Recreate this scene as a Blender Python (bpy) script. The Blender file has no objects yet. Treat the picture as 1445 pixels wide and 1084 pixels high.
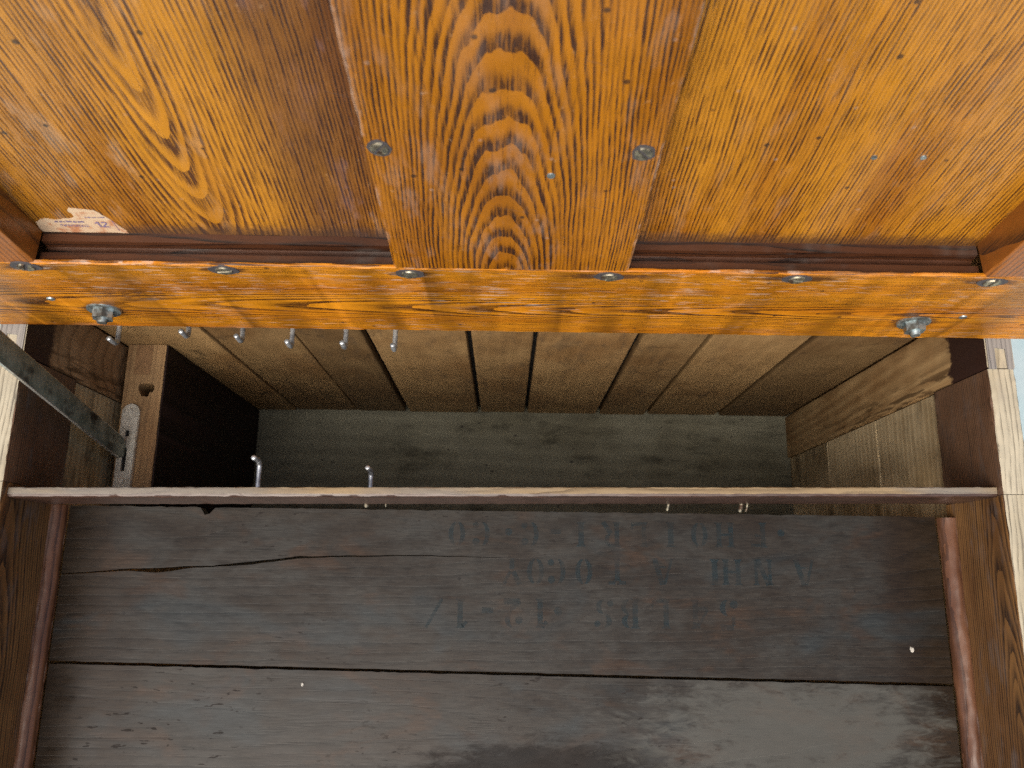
import bpy, bmesh, math, random
from mathutils import Vector, Matrix, noise as mnoise

SC = bpy.context.scene
COL = SC.collection
H = 1.26            # height of the lens above the ground


def W(x, y, z):
    return Vector((x, y, z + H))


# ------------------------------------------------------------------ camera
cam_d = bpy.data.cameras.new('camera')
cam = bpy.data.objects.new('camera', cam_d)
COL.objects.link(cam)
SC.camera = cam
Fv = Vector((0.00611294, 0.23599247, -0.97173566))
Uv = Vector((-0.01412698, 0.97167722, 0.23588941))
Rv = Vector((0.99988152, 0.01228572, 0.00927367))
m = Matrix((Rv, Uv, -Fv)).transposed().to_4x4()
m.translation = (0, 0, H)
cam.matrix_world = m
cam_d.sensor_width = 36.0
cam_d.lens = 1168.46 / 1445.0 * 36.0
cam_d.clip_start = 0.01
cam_d.clip_end = 500.0
cam_d.dof.use_dof = True
cam_d.dof.focus_distance = 0.74
cam_d.dof.aperture_fstop = 11.0

# ------------------------------------------------------------------ light
world = bpy.data.worlds.new('World')
SC.world = world
world.use_nodes = True
wn = world.node_tree
wn.nodes.clear()
sky = wn.nodes.new('ShaderNodeTexSky')
sky.sky_type = 'NISHITA'
sky.sun_disc = False
SUN_EL, SUN_AZ = 57.0, 202.0          # degrees; azimuth from +Y (behind the lid) clockwise
sky.sun_elevation = math.radians(SUN_EL)
sky.sun_rotation = math.radians(SUN_AZ)
sky.air_density = 1.0
sky.dust_density = 8.0
sky.ozone_density = 0.6
bg = wn.nodes.new('ShaderNodeBackground')
bg.inputs['Strength'].default_value = 0.13
wo = wn.nodes.new('ShaderNodeOutputWorld')
wn.links.new(sky.outputs[0], bg.inputs['Color'])
wn.links.new(bg.outputs[0], wo.inputs['Surface'])

sun_d = bpy.data.lights.new('sun', 'SUN')
sun_d.energy = 1.5
sun_d.angle = math.radians(50.0)
sun_d.color = (1.0, 0.95, 0.88)
sun = bpy.data.objects.new('sun', sun_d)
COL.objects.link(sun)
az, el = math.radians(SUN_AZ), math.radians(SUN_EL)
sdir = Vector((math.sin(az) * math.cos(el), math.cos(az) * math.cos(el), math.sin(el)))
sun.rotation_euler = sdir.to_track_quat('Z', 'Y').to_euler()

SC.view_settings.view_transform = 'Standard'
SC.view_settings.look = 'None'
SC.view_settings.exposure = 0.65
SC.view_settings.gamma = 1.0
SC.view_settings.use_curve_mapping = False
SC.cycles.max_bounces = 6
SC.cycles.diffuse_bounces = 4
SC.cycles.glossy_bounces = 2
SC.cycles.use_denoising = False
SC.cycles.sample_clamp_indirect = 4.0


# ------------------------------------------------------------------ node helper
class NT:
    def __init__(self, name):
        self.mat = bpy.data.materials.new(name)
        self.mat.use_nodes = True
        self.t = self.mat.node_tree
        self.t.nodes.clear()
        self.out = self.t.nodes.new('ShaderNodeOutputMaterial')

    def put(self, sock, v):
        if isinstance(v, bpy.types.NodeSocket):
            self.t.links.new(v, sock)
        elif isinstance(v, (tuple, list)):
            n = len(sock.default_value)
            v = tuple(v)
            if len(v) == 3 and n == 4:
                v = v + (1.0,)
            sock.default_value = v
        else:
            sock.default_value = v

    def math(self, op, a, b=0.0, c=0.0, clamp=False):
        n = self.t.nodes.new('ShaderNodeMath')
        n.operation = op
        n.use_clamp = clamp
        self.put(n.inputs[0], a)
        self.put(n.inputs[1], b)
        self.put(n.inputs[2], c)
        return n.outputs[0]

    def add(self, a, b): return self.math('ADD', a, b)
    def sub(self, a, b): return self.math('SUBTRACT', a, b)
    def mul(self, a, b): return self.math('MULTIPLY', a, b)
    def mad(self, a, b, c): return self.math('MULTIPLY_ADD', a, b, c)
    def inv(self, a): return self.math('SUBTRACT', 1.0, a)
    def clamp(self, a): return self.math('ADD', a, 0.0, clamp=True)

    def step(self, x, a, b):
        """smooth 0..1 as x goes from a to b (a may exceed b)"""
        n = self.t.nodes.new('ShaderNodeMapRange')
        n.interpolation_type = 'SMOOTHSTEP'
        flip = a > b
        lo, hi = (b, a) if flip else (a, b)
        self.put(n.inputs['Value'], x)
        n.inputs['From Min'].default_value = lo
        n.inputs['From Max'].default_value = hi
        n.inputs['To Min'].default_value = 1.0 if flip else 0.0
        n.inputs['To Max'].default_value = 0.0 if flip else 1.0
        return n.outputs['Result']

    def obj(self):
        n = self.t.nodes.new('ShaderNodeTexCoord')
        s = self.t.nodes.new('ShaderNodeSeparateXYZ')
        self.t.links.new(n.outputs['Object'], s.inputs[0])
        return s.outputs[0], s.outputs[1], s.outputs[2]

    def rnd(self):
        return self.t.nodes.new('ShaderNodeObjectInfo').outputs['Random']

    def vec(self, a, b, c):
        n = self.t.nodes.new('ShaderNodeCombineXYZ')
        for i, v in enumerate((a, b, c)):
            self.put(n.inputs[i], v)
        return n.outputs[0]

    def noise(self, v, w=0.0, detail=2.0, rough=0.5, dist=0.0):
        n = self.t.nodes.new('ShaderNodeTexNoise')
        n.noise_dimensions = '3D'
        a = self.t.nodes.new('ShaderNodeVectorMath')
        a.operation = 'ADD'
        self.put(a.inputs[0], v)
        self.put(a.inputs[1], w) if isinstance(w, bpy.types.NodeSocket) else self.put(a.inputs[1], (w, w, w))
        self.put(n.inputs['Vector'], a.outputs[0])
        detail = min(detail, 3.0)
        n.inputs['Scale'].default_value = 1.0
        n.inputs['Detail'].default_value = detail
        n.inputs['Roughness'].default_value = rough
        n.inputs['Distortion'].default_value = dist
        return n.outputs['Fac']

    def voro(self, v, feature='F1'):
        n = self.t.nodes.new('ShaderNodeTexVoronoi')
        n.feature = feature
        self.put(n.inputs['Vector'], v)
        n.inputs['Scale'].default_value = 1.0
        return n.outputs['Distance']

    def white(self, x):
        n = self.t.nodes.new('ShaderNodeTexWhiteNoise')
        n.noise_dimensions = '1D'
        self.put(n.inputs['W'], x)
        return n.outputs['Value']

    def mix(self, f, a, b, mode='MIX'):
        n = self.t.nodes.new('ShaderNodeMix')
        n.data_type = 'RGBA'
        n.blend_type = mode
        self.put(n.inputs[0], f)
        self.put(n.inputs[6], a)
        self.put(n.inputs[7], b)
        return n.outputs[2]

    def bump(self, h, strength=0.3, dist=0.001, normal=None):
        n = self.t.nodes.new('ShaderNodeBump')
        n.inputs['Strength'].default_value = strength
        n.inputs['Distance'].default_value = dist
        self.put(n.inputs['Height'], h)
        if normal is not None:
            self.put(n.inputs['Normal'], normal)
        return n.outputs[0]

    def bsdf(self, color, rough, normal=None, metal=0.0, coat=0.0, coat_rough=0.2, spec=0.5, alpha=None):
        n = self.t.nodes.new('ShaderNodeBsdfPrincipled')
        self.put(n.inputs['Base Color'], color)
        self.put(n.inputs['Roughness'], rough)
        self.put(n.inputs['Metallic'], metal)
        self.put(n.inputs['Coat Weight'], coat)
        self.put(n.inputs['Coat Roughness'], coat_rough)
        self.put(n.inputs['Specular IOR Level'], spec)
        if normal is not None:
            self.put(n.inputs['Normal'], normal)
            self.put(n.inputs['Coat Normal'], normal)
        if alpha is not None:
            self.put(n.inputs['Alpha'], alpha)
        self.t.links.new(n.outputs[0], self.out.inputs['Surface'])
        return self.mat


def wood(name, light, dark, axes=(0, 2, 1), sp=0.004, v0=0.0, h0=0.02, k=0.18, ew=(0.0, 0.5),
         ragged=0.0012, wob=0.012, wobh=0.01, pore=0.6, porev=800.0, contrast=1.0, blotch=None, bl_amt=0.5,
         bl_scale=(5.0, 14.0), rough=0.4, coat=0.0, coat_rough=0.2, bump=0.25, dirt=None, dirt_amt=0.0,
         spread=0.0, spec=0.5, zig=0.0, dense=0.0, tone=0.0, core=0.0, fade=0.0, extra=None, seed=0.0, wave=0.0, speck=0.0, sine=False):
    """Growth rings cut from a leaning trunk: rings are cones round a pith that lies h0 behind the face
    and runs at slope k along the board; earlywood pores are stained dark."""
    N = NT(name)
    P = N.obj()
    u, v, w = (P[a] for a in axes)
    rn = N.mad(N.rnd(), 37.0, seed)
    if spread:
        vv = N.add(v, N.mul(N.sub(N.rnd(), 0.5), spread))
    else:
        vv = v
    d1 = N.noise(N.vec(N.mul(u, 7.0), N.mul(v, 14.0), w), rn, 1.0)
    d2 = N.noise(N.vec(N.mul(u, 9.0), N.mul(v, 5.0), 0.0), N.add(rn, 5.0), 1.0)
    vv = N.add(N.sub(vv, v0), N.mul(N.sub(d1, 0.5), wob))
    if dense:
        vv = N.mul(vv, N.mad(N.math('ABSOLUTE', vv), dense, 1.0))
    hh = N.add(N.add(N.mad(u, k, h0), w), N.mul(N.sub(d2, 0.5), wobh))
    r = N.math('SQRT', N.add(N.mul(vv, vv), N.mul(hh, hh)))
    d3 = N.noise(N.vec(N.mul(u, 22.0), N.mul(v, 110.0), N.mul(w, 60.0)), N.add(rn, 9.0), 2.0)
    r = N.add(r, N.mul(N.sub(d3, 0.5), ragged * 2))
    if core:
        r = N.sub(N.math('SQRT', N.mad(r, r, core * core)), core)
    if zig:
        d4 = N.noise(N.vec(N.mul(u, 8.0), N.mul(v, 42.0), 0.0), N.add(rn, 15.0), 2.0)
        r = N.add(r, N.mul(N.sub(d4, 0.5), zig))
    ri = N.math('DIVIDE', r, sp)
    t = N.math('FRACT', ri)
    fl = N.math('FLOOR', ri)
    wr = N.white(fl)
    early = N.step(t, ew[1], ew[0]) if not sine else N.step(N.math('ABSOLUTE', N.sub(t, 0.5)), 0.5, 0.1)
    early = N.mul(early, N.mad(wr, 0.55, 0.6))
    if fade:
        fd = N.noise(N.vec(N.mul(u, 9.0), N.mul(v, 75.0), 0.0), N.add(rn, 77.0), 2.0, 0.6)
        early = N.mul(early, N.mad(N.step(fd, 0.34, 0.60), fade, 1.0 - fade))
    pr = N.noise(N.vec(N.mul(u, porev / 20.0), N.mul(v, porev), N.mul(w, porev)), rn, 2.0, 0.6)
    pm = N.step(pr, 0.38, 0.62)
    d = N.mul(early, N.mad(pm, pore, 1.0 - pore * 0.75))
    late = N.mul(N.step(pr, 0.56, 0.75), 0.55 * pore)
    d = N.clamp(N.mul(N.math('MAXIMUM', d, late), contrast))
    col = N.mix(d, light, dark)
    b1 = N.noise(N.vec(N.mul(u, bl_scale[0]), N.mul(v, bl_scale[1]), N.mul(w, 4.0)), N.add(rn, 20.0), 4.0, 0.6)
    if tone:
        tv = N.mad(N.white(N.mul(rn, 3.7)), tone, 1.0 - tone * 0.55)
        col = N.mix(1.0, col, N.vec(tv, tv, tv), 'MULTIPLY')
    if blotch is not None:
        col = N.mix(N.mul(N.step(b1, 0.38, 0.72), bl_amt), col, blotch, 'MULTIPLY')
    b2 = N.noise(N.vec(N.mul(u, 30.0), N.mul(v, 45.0), N.mul(w, 30.0)), N.add(rn, 31.0), 4.0, 0.65)
    col = N.mix(0.55, col, N.mix(b2, (0.45, 0.45, 0.45), (1.35, 1.33, 1.3)), 'MULTIPLY')
    ro = N.add(rough, N.mul(N.sub(b2, 0.5), 0.25))
    if dirt is not None:
        dn = N.noise(N.vec(N.mul(u, 20.0), N.mul(v, 60.0), N.mul(w, 20.0)), N.add(rn, 44.0), 5.0, 0.7)
        dm = N.mul(N.mul(N.step(dn, 0.5, 0.72), N.step(b1, 0.35, 0.6)), dirt_amt)
        col = N.mix(dm, col, dirt)
        ro = N.add(ro, N.mul(dm, 0.3))
    if speck:
        sv = N.voro(N.vec(N.mul(u, 45.0), N.mul(v, 45.0), N.mul(w, 45.0)))
        sm = N.mul(N.step(sv, 0.085, 0.04), speck)
        col = N.mix(sm, col, (0.34, 0.30, 0.27))
        sv2 = N.voro(N.vec(N.mad(u, 38.0, 7.3), N.mad(v, 38.0, 3.1), N.mul(w, 38.0)))
        col = N.mix(N.mul(N.step(sv2, 0.09, 0.05), 0.8), col, (0.012, 0.009, 0.008))
    if extra is not None:
        col, ro = extra(N, col, ro, u, v, w, rn)
    hgt = N.add(N.mul(d, -0.6), N.mul(b2, 0.35))
    nrm = N.bump(hgt, bump, 0.0008)
    if wave:
        wv = N.noise(N.vec(N.mul(u, 12.0), N.mul(v, 22.0), 0.0), N.add(rn, 60.0), 2.0)
        nrm = N.bump(wv, wave, 0.004, nrm)
    return N.bsdf(col, ro, nrm, coat=coat, coat_rough=coat_rough, spec=spec)


def metal(name, c1, c2, rough=0.35, met=0.9, rust=None, scale=120.0):
    N = NT(name)
    x, y, z = N.obj()
    n = N.noise(N.vec(N.mul(x, scale), N.mul(y, scale), N.mul(z, scale)), N.mul(N.rnd(), 20.0), 4.0, 0.65)
    col = N.mix(N.step(n, 0.35, 0.65), c1, c2)
    ro = N.mad(n, 0.3, rough - 0.1)
    if rust:
        n2 = N.noise(N.vec(N.mul(x, scale * .4), N.mul(y, scale * .4), N.mul(z, scale * .4)), N.mul(N.rnd(), 9.0), 5.0, 0.7)
        rm = N.step(n2, 0.5, 0.62)
        col = N.mix(rm, col, rust)
        ro = N.add(ro, N.mul(rm, 0.3))
    nrm = N.bump(n, 0.25, 0.0004)
    return N.bsdf(col, ro, nrm, metal=met)


def plain(name, c, rough=0.8):
    N = NT(name)
    x, y, z = N.obj()
    n = N.noise(N.vec(N.mul(x, 60.0), N.mul(y, 60.0), N.mul(z, 60.0)), 0.0, 3.0)
    return N.bsdf(N.mix(n, tuple(a * .6 for a in c), tuple(a * 1.4 for a in c)), rough)


# ------------------------------------------------------------------ mesh helpers
def finish(name, bm, mats, parent, org, smooth=35.0):
    """link bmesh (in parent coordinates) as one object whose origin is at org (parent coordinates)"""
    org = Vector(org)
    bmesh.ops.translate(bm, verts=bm.verts, vec=-org)
    bmesh.ops.recalc_face_normals(bm, faces=bm.faces)
    me = bpy.data.meshes.new(name)
    for f in bm.faces:
        f.smooth = not f.tag
    bm.to_mesh(me)
    bm.free()
    for mm in (mats if isinstance(mats, (list, tuple)) else [mats]):
        me.materials.append(mm)
    me.set_sharp_from_angle(angle=math.radians(smooth))
    o = bpy.data.objects.new(name, me)
    COL.objects.link(o)
    o.location = org
    o.parent = parent
    return o


def fn(*a):
    return mnoise.noise(Vector((a + (0, 0, 0))[:3]))


def sweep(prof, axis, a0, a1, n=40, jit=0.0, freq=40.0, seed=0.0, bm=None, mat_of=None, warp=None, cap_mat=0):
    """profile (list of (p,q) in the two other axes, in x<y<z order) swept along an axis from a0 to a1"""
    bm = bm or bmesh.new()
    others = [i for i in range(3) if i != axis]
    rings = []
    for i in range(n + 1):
        s = a0 + (a1 - a0) * i / n
        ring = []
        for j, pq in enumerate(prof):
            p, q = pq[0], pq[1]
            wt = jit * (pq[2] if len(pq) > 2 else 1.0)
            jp = wt * (fn(s * freq, j * 7.1 + seed, 1.3) + 0.6 * fn(s * freq * 3.7, j * 3.3 + seed, 9.0))
            jq = wt * (fn(s * freq, j * 5.7 + seed, 5.1) + 0.6 * fn(s * freq * 3.7, j * 2.9 + seed, 4.0))
            c = [0, 0, 0]
            c[axis] = s
            c[others[0]] = p + jp
            c[others[1]] = q + jq
            co = Vector(c)
            if warp:
                co = warp(co)
            ring.append(bm.verts.new(co))
        rings.append(ring)
    m_ = len(prof)
    for i in range(n):
        for j in range(m_):
            f = bm.faces.new((rings[i][j], rings[i][(j + 1) % m_], rings[i + 1][(j + 1) % m_], rings[i + 1][j]))
            pa, pb = prof[j], prof[(j + 1) % m_]
            f.tag = len(pa) > 2 and pa[2] == 0.0 and pb[2] == 0.0
            if mat_of:
                f.material_index = mat_of(j)
    bm.faces.new(rings[0])
    bm.faces.new(list(reversed(rings[-1]))).material_index = cap_mat
    return bm


def rrect(p0, p1, q0, q1, c=0.0015, seg=2, big=None):
    """rounded rectangle profile; a still guard point either side of every worn corner keeps the faces flat.
    per corner: guard, three arc points, guard; points 3..6 run along the q1 side"""
    pts = []
    g = min(0.004 + 2 * c, (p1 - p0) * 0.3, (q1 - q0) * 0.3)
    for k_, (sx_, sy_, a) in enumerate(((1, 1, 0), (-1, 1, 90), (-1, -1, 180), (1, -1, 270))):
        cc = big.get(k_, c) if big else c
        gg = max(g, cc * 1.3)
        X = p1 if sx_ > 0 else p0
        Y = q1 if sy_ > 0 else q0
        ga = (X, Y - sy_ * gg, 0.0)
        gb = (X - sx_ * gg, Y, 0.0)
        pts.append(ga if k_ in (0, 2) else gb)
        for i in range(seg + 1):
            t = math.radians(a + 90.0 * i / seg)
            pts.append((X - sx_ * cc + cc * math.cos(t), Y - sy_ * cc + cc * math.sin(t), 1.0))
        pts.append(gb if k_ in (0, 2) else ga)
    return pts


SEED = [0.0]


def board(name, parent, lo, hi, axis, mat, c=0.0015, jit=0.0004, n=40, freq=40.0, org=None, mat_of=None, warp=None, smooth=35.0, big=None, cap_mat=0):
    SEED[0] += 13.7
    o = [i for i in range(3) if i != axis]
    prof = rrect(lo[o[0]], hi[o[0]], lo[o[1]], hi[o[1]], c, big=big)
    bm = sweep(prof, axis, lo[axis], hi[axis], n, jit, freq, SEED[0], mat_of=mat_of, warp=warp, cap_mat=cap_mat)
    if org is None:
        org = [(a + b) / 2 for a, b in zip(lo, hi)]
    return finish(name, bm, mat, parent, org, smooth)


def plate(outer, holes, z0, z1):
    """flat plate with holes, in the xy plane between z0 (bottom) and z1 (top)"""
    bm = bmesh.new()
    edges = []
    for loop in [outer] + list(holes):
        vs = [bm.verts.new((x, y, z1)) for x, y in loop]
        for i in range(len(vs)):
            edges.append(bm.edges.new((vs[i], vs[(i + 1) % len(vs)])))
    bmesh.ops.triangle_fill(bm, use_beauty=True, use_dissolve=False, edges=edges)
    r = bmesh.ops.extrude_face_region(bm, geom=list(bm.faces))
    vs = [g for g in r['geom'] if isinstance(g, bmesh.types.BMVert)]
    for v in vs:
        v.co.z = z0
    return bm


def tube(pts, r, seg=10, bm=None, taper=None):
    bm = bm or bmesh.new()
    rings = []
    for i, p in enumerate(pts):
        a = pts[max(i - 1, 0)]
        b = pts[min(i + 1, len(pts) - 1)]
        d = (Vector(b) - Vector(a)).normalized()
        ref = Vector((1, 0, 0)) if abs(d.x) < 0.8 else Vector((0, 0, 1))
        s = d.cross(ref).normalized()
        t = d.cross(s)
        rr = r * (taper[i] if taper else 1.0)
        rings.append([bm.verts.new(Vector(p) + rr * (math.cos(2 * math.pi * j / seg) * s + math.sin(2 * math.pi * j / seg) * t)) for j in range(seg)])
    for i in range(len(rings) - 1):
        for j in range(seg):
            bm.faces.new((rings[i][j], rings[i][(j + 1) % seg], rings[i + 1][(j + 1) % seg], rings[i + 1][j]))
    bm.faces.new(rings[0])
    bm.faces.new(list(reversed(rings[-1])))
    return bm


def orient(bm, normal, spin, at):
    """turn geometry built with +Z outward so that +Z points along normal, placed at 'at'"""
    q = Vector(normal).normalized().to_track_quat('Z', 'Y').to_matrix().to_4x4()
    bmesh.ops.transform(bm, matrix=Matrix.Translation(at) @ q @ Matrix.Rotation(spin, 4, 'Z'), verts=bm.verts)


def prism(bm, poly, z0, z1, top_scale=1.0):
    cx_ = sum(p[0] for p in poly) / len(poly)
    cy_ = sum(p[1] for p in poly) / len(poly)
    a = [bm.verts.new((x, y, z0)) for x, y in poly]
    b = [bm.verts.new((cx_ + (x - cx_) * top_scale, cy_ + (y - cy_) * top_scale, z1)) for x, y in poly]
    k = len(poly)
    for i in range(k):
        bm.faces.new((a[i], a[(i + 1) % k], b[(i + 1) % k], b[i]))
    bm.faces.new(list(reversed(a)))
    bm.faces.new(b)


def circ(r, n=20, a0=0.0, a1=360.0, cx_=0.0, cy_=0.0):
    full = abs(a1 - a0) >= 360
    k = n if full else n + 1
    return [(cx_ + r * math.cos(math.radians(a0 + (a1 - a0) * i / n)), cy_ + r * math.sin(math.radians(a0 + (a1 - a0) * i / n))) for i in range(k)]


def screw(parent, at, normal, spin, r, mats, stretch=1.0):
    """slotted countersunk screw head in a dark stained pit"""
    bm = bmesh.new()
    s = r * 0.17
    a = math.degrees(math.asin(s / r))
    prism(bm, circ(r, 12, a, 180 - a), 0.0, 0.0012, 0.9)
    prism(bm, circ(r, 12, 180 + a, 360 - a), 0.0, 0.0012, 0.9)
    pit = []
    for i in range(28):
        t = 2 * math.pi * i / 28
        rr = r * (1.30 + 0.22 * fn(math.cos(t) * 1.7 + at[0] * 90, math.sin(t) * 1.7, at[2] * 90))
        pit.append((rr * math.cos(t) * stretch, rr * math.sin(t)))
    nb2 = len(bm.faces)
    prism(bm, pit, -0.001, 0.00012)
    bm.faces.ensure_lookup_table()
    for f in bm.faces[nb2:]:
        f.material_index = 1
    head = [v for f in bm.faces[:nb2] for v in f.verts]
    bmesh.ops.rotate(bm, verts=list(set(head)), cent=(0, 0, 0), matrix=Matrix.Rotation(spin, 3, 'Z'))
    orient(bm, normal, 0.0, at)
    return finish('screw', bm, mats, parent, at)


# ------------------------------------------------------------------ materials
# varnished ash of the lid
def lid_extra(mask=None, lilac=(0.30, 0.24, 0.22), amt=0.5, sc=(6, 16), off=0.0, lo=0.5, hi=0.72, mult=False, border=None, seam=None):
    def ex(N, col, ro, u, v, w, rn):
        n = N.noise(N.vec(N.mul(u, sc[0]), N.mul(v, sc[1]), 0.0), N.add(rn, 71.0 + off), 5.0, 0.62)
        mk = N.mul(N.step(n, lo, hi), amt)
        if mask:
            mk = N.mul(mk, mask(N, u, v))
        col = N.mix(mk, col, lilac, 'MULTIPLY' if mult else 'MIX')
        fine = N.noise(N.vec(N.mul(u, 180), N.mul(v, 260), 0.0), rn, 3.0, 0.7)
        col = N.mix(N.mul(N.step(fine, 0.62, 0.8), 0.3), col, (0.45, 0.28, 0.14))
        # old scratches crossing the grain
        sc1 = N.noise(N.vec(N.mul(N.add(u, N.mul(v, 0.35)), 330), N.mul(v, 16), 0.0), N.add(rn, 12.0), 1.0)
        sc2 = N.noise(N.vec(N.mul(u, 12), N.mul(v, 12), 0.0), N.add(rn, 19.0), 2.0)
        sm = N.mul(N.step(sc1, 0.74, 0.80), N.step(sc2, 0.5, 0.62))
        col = N.mix(N.mul(sm, 0.45), col, (0.10, 0.06, 0.04))
        # darker towards the lowest edge, broken up by fine noise
        gr = N.mul(N.step(N.add(u, N.mul(N.sub(fine, 0.5), 0.02)), 0.016, 0.0), 0.75)
        if border is None:
            col = N.mix(gr, col, (0.030, 0.014, 0.008))
        else:
            # varnish worn pale along both long edges
            e = N.math('MAXIMUM', N.step(N.add(v, N.mul(N.sub(fine, 0.5), 0.006)), border[0] + 0.005, border[0]), N.step(N.add(v, N.mul(N.sub(fine, 0.5), 0.006)), border[1] - 0.005, border[1]))
            g2 = N.noise(N.vec(N.mul(u, 40), N.mul(v, 10), 0.0), N.add(rn, 3.0), 2.0)
            col = N.mix(N.mul(e, N.mul(N.step(g2, 0.45, 0.6), 0.6)), col, (0.40, 0.30, 0.24))
        if seam is not None:
            sv_ = N.add(v, N.mul(N.sub(fine, 0.5), 0.012))
            col = N.mix(N.mul(N.step(sv_, seam[1], seam[0]), 0.85), col, (0.028, 0.013, 0.007))
        # uneven gloss
        gl = N.noise(N.vec(N.mul(u, 9), N.mul(v, 14), 0.0), N.add(rn, 90.0), 3.0, 0.6)
        ro = N.add(ro, N.mul(N.sub(gl, 0.5), 0.35))
        return col, N.add(ro, N.mul(mk, 0.2))
    return ex


M = {}
M['muntin'] = wood('varnished_ash_muntin', (0.325, 0.121, 0.004), (0.040, 0.0155, 0.008), axes=(2, 0, 1), sp=0.0038, v0=-0.003,
                   h0=0.014, k=0.165, ew=(0.18, 0.66), ragged=0.0014, wob=0.006, wobh=0.005, zig=0.0065, dense=4.0, fade=0.45, pore=0.8, contrast=1.35,
                   blotch=(0.52, 0.42, 0.34), bl_amt=0.75, bl_scale=(5, 16), rough=0.30, coat=0.3, coat_rough=0.12, bump=0.5, dirt=(0.30, 0.22, 0.18), dirt_amt=0.25,
                   wave=0.2, speck=0.2, spec=0.4, extra=lid_extra(amt=0.12, border=(-0.083, 0.087)), seed=2.0)
M['panel_left'] = wood('varnished_ash_panel_cathedral', (0.42, 0.180, 0.014), (0.070, 0.027, 0.010), axes=(2, 0, 1), sp=0.0034, v0=0.040,
                       h0=0.0275, k=-0.125, ew=(0.22, 0.78), ragged=0.0005, wob=0.007, wobh=0.002, zig=0.0012, dense=2.0, core=0.011, fade=0.45, pore=0.9, contrast=1.25,
                       blotch=(0.42, 0.28, 0.20), bl_amt=0.9, bl_scale=(2.5, 13), rough=0.32, coat=0.3, coat_rough=0.14, bump=0.5, dirt=(0.45, 0.34, 0.24),
                       dirt_amt=0.3, wave=0.25, speck=0.12, spec=0.4, seed=7.0,
                       extra=lid_extra(lambda N, u, v: N.add(N.step(v, 0.075, 0.12), N.mul(N.step(v, -0.05, -0.13), 0.6)), lilac=(0.36, 0.33, 0.75), amt=0.9, lo=0.25, hi=0.55, mult=True, seam=(0.1640, 0.1570)))
M['panel_right'] = wood('varnished_ash_panel_straight', (0.41, 0.172, 0.010), (0.060, 0.022, 0.006), axes=(2, 0, 1), sp=0.0027, v0=-0.33,
                        h0=0.04, k=0.05, ew=(0.12, 0.80), ragged=0.0007, wob=0.010, wobh=0.01, fade=0.4, pore=0.9, contrast=1.25,
                        blotch=(0.45, 0.27, 0.17), bl_amt=0.85, bl_scale=(2.5, 15), rough=0.32, coat=0.3, coat_rough=0.14, bump=0.5, dirt=(0.45, 0.34, 0.24),
                        dirt_amt=0.12, wave=0.25, speck=0.2, spec=0.4, seed=23.0, extra=lid_extra(amt=0.2, lilac=(0.34, 0.20, 0.12), sc=(3, 22), lo=0.52, hi=0.75, seam=(-0.1240, -0.1140)))
M['lid_stile'] = wood('varnished_ash_stile', (0.24, 0.080, 0.012), (0.05, 0.022, 0.010), axes=(2, 0, 1), sp=0.004, v0=0.15, h0=0.05, k=0.1,
                      blotch=(0.45, 0.4, 0.36), bl_amt=0.7, rough=0.4, coat=0.2, coat_rough=0.3, spec=0.35, dirt=(0.2, 0.19, 0.18), dirt_amt=0.4, seed=3.0)
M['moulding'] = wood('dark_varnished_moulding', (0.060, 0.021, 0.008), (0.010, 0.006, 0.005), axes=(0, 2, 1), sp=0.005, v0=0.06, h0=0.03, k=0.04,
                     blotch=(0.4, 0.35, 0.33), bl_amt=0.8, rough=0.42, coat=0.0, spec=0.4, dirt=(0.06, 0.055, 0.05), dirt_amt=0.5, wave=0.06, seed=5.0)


def rail_extra(N, col, ro, u, v, w, rn):
    # dark knot smudge and pale wiped streaks
    du = N.mul(N.add(u, 0.292), 1.0)
    dv = N.mul(N.sub(v, 0.012), 2.2)
    rr = N.math('SQRT', N.add(N.mul(du, du), N.mul(dv, dv)))
    n = N.noise(N.vec(N.mul(u, 120), N.mul(v, 300), 0.0), rn, 4.0, 0.7)
    kn = N.mul(N.step(rr, 0.05, 0.0), N.step(n, 0.4, 0.62))
    col = N.mix(N.mul(kn, 0.9), col, (0.05, 0.02, 0.012))
    # black stain drawn along the grain from each screw and bolt
    for su, sv_, a_, b_ in ((-0.3449, 0.0670, 42.0, 150.0), (-0.2041, 0.0670, 50.0, 170.0), (-0.0712, 0.0650, 48.0, 170.0), (0.0727, 0.0655, 26.0, 150.0), (0.2079, 0.0660, 26.0, 160.0),
                            (0.3494, 0.0655, 40.0, 150.0), (-0.333, -0.025, 48.0, 60.0), (0.3377, -0.0275, 48.0, 60.0)):
        a1 = N.mul(N.sub(u, su), a_)
        b1 = N.mul(N.sub(v, sv_), b_)
        dd = N.add(N.math('SQRT', N.add(N.mul(a1, a1), N.mul(b1, b1))), N.mul(N.sub(n, 0.5), 1.2))
        col = N.mix(N.mul(N.step(dd, 1.1, 0.5), 0.8), col, (0.035, 0.018, 0.014))
    s = N.noise(N.vec(N.mul(u, 40), N.mul(v, 260), 0.0), N.add(rn, 3.0), 4.0, 0.7)
    g = N.noise(N.vec(N.mul(u, 5), N.mul(v, 8), 0.0), N.add(rn, 8.0), 2.0)
    sm = N.mul(N.step(s, 0.55, 0.66), N.step(g, 0.45, 0.62))
    col = N.mix(N.mul(sm, 0.4), col, (0.50, 0.42, 0.36))
    return col, ro


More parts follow.
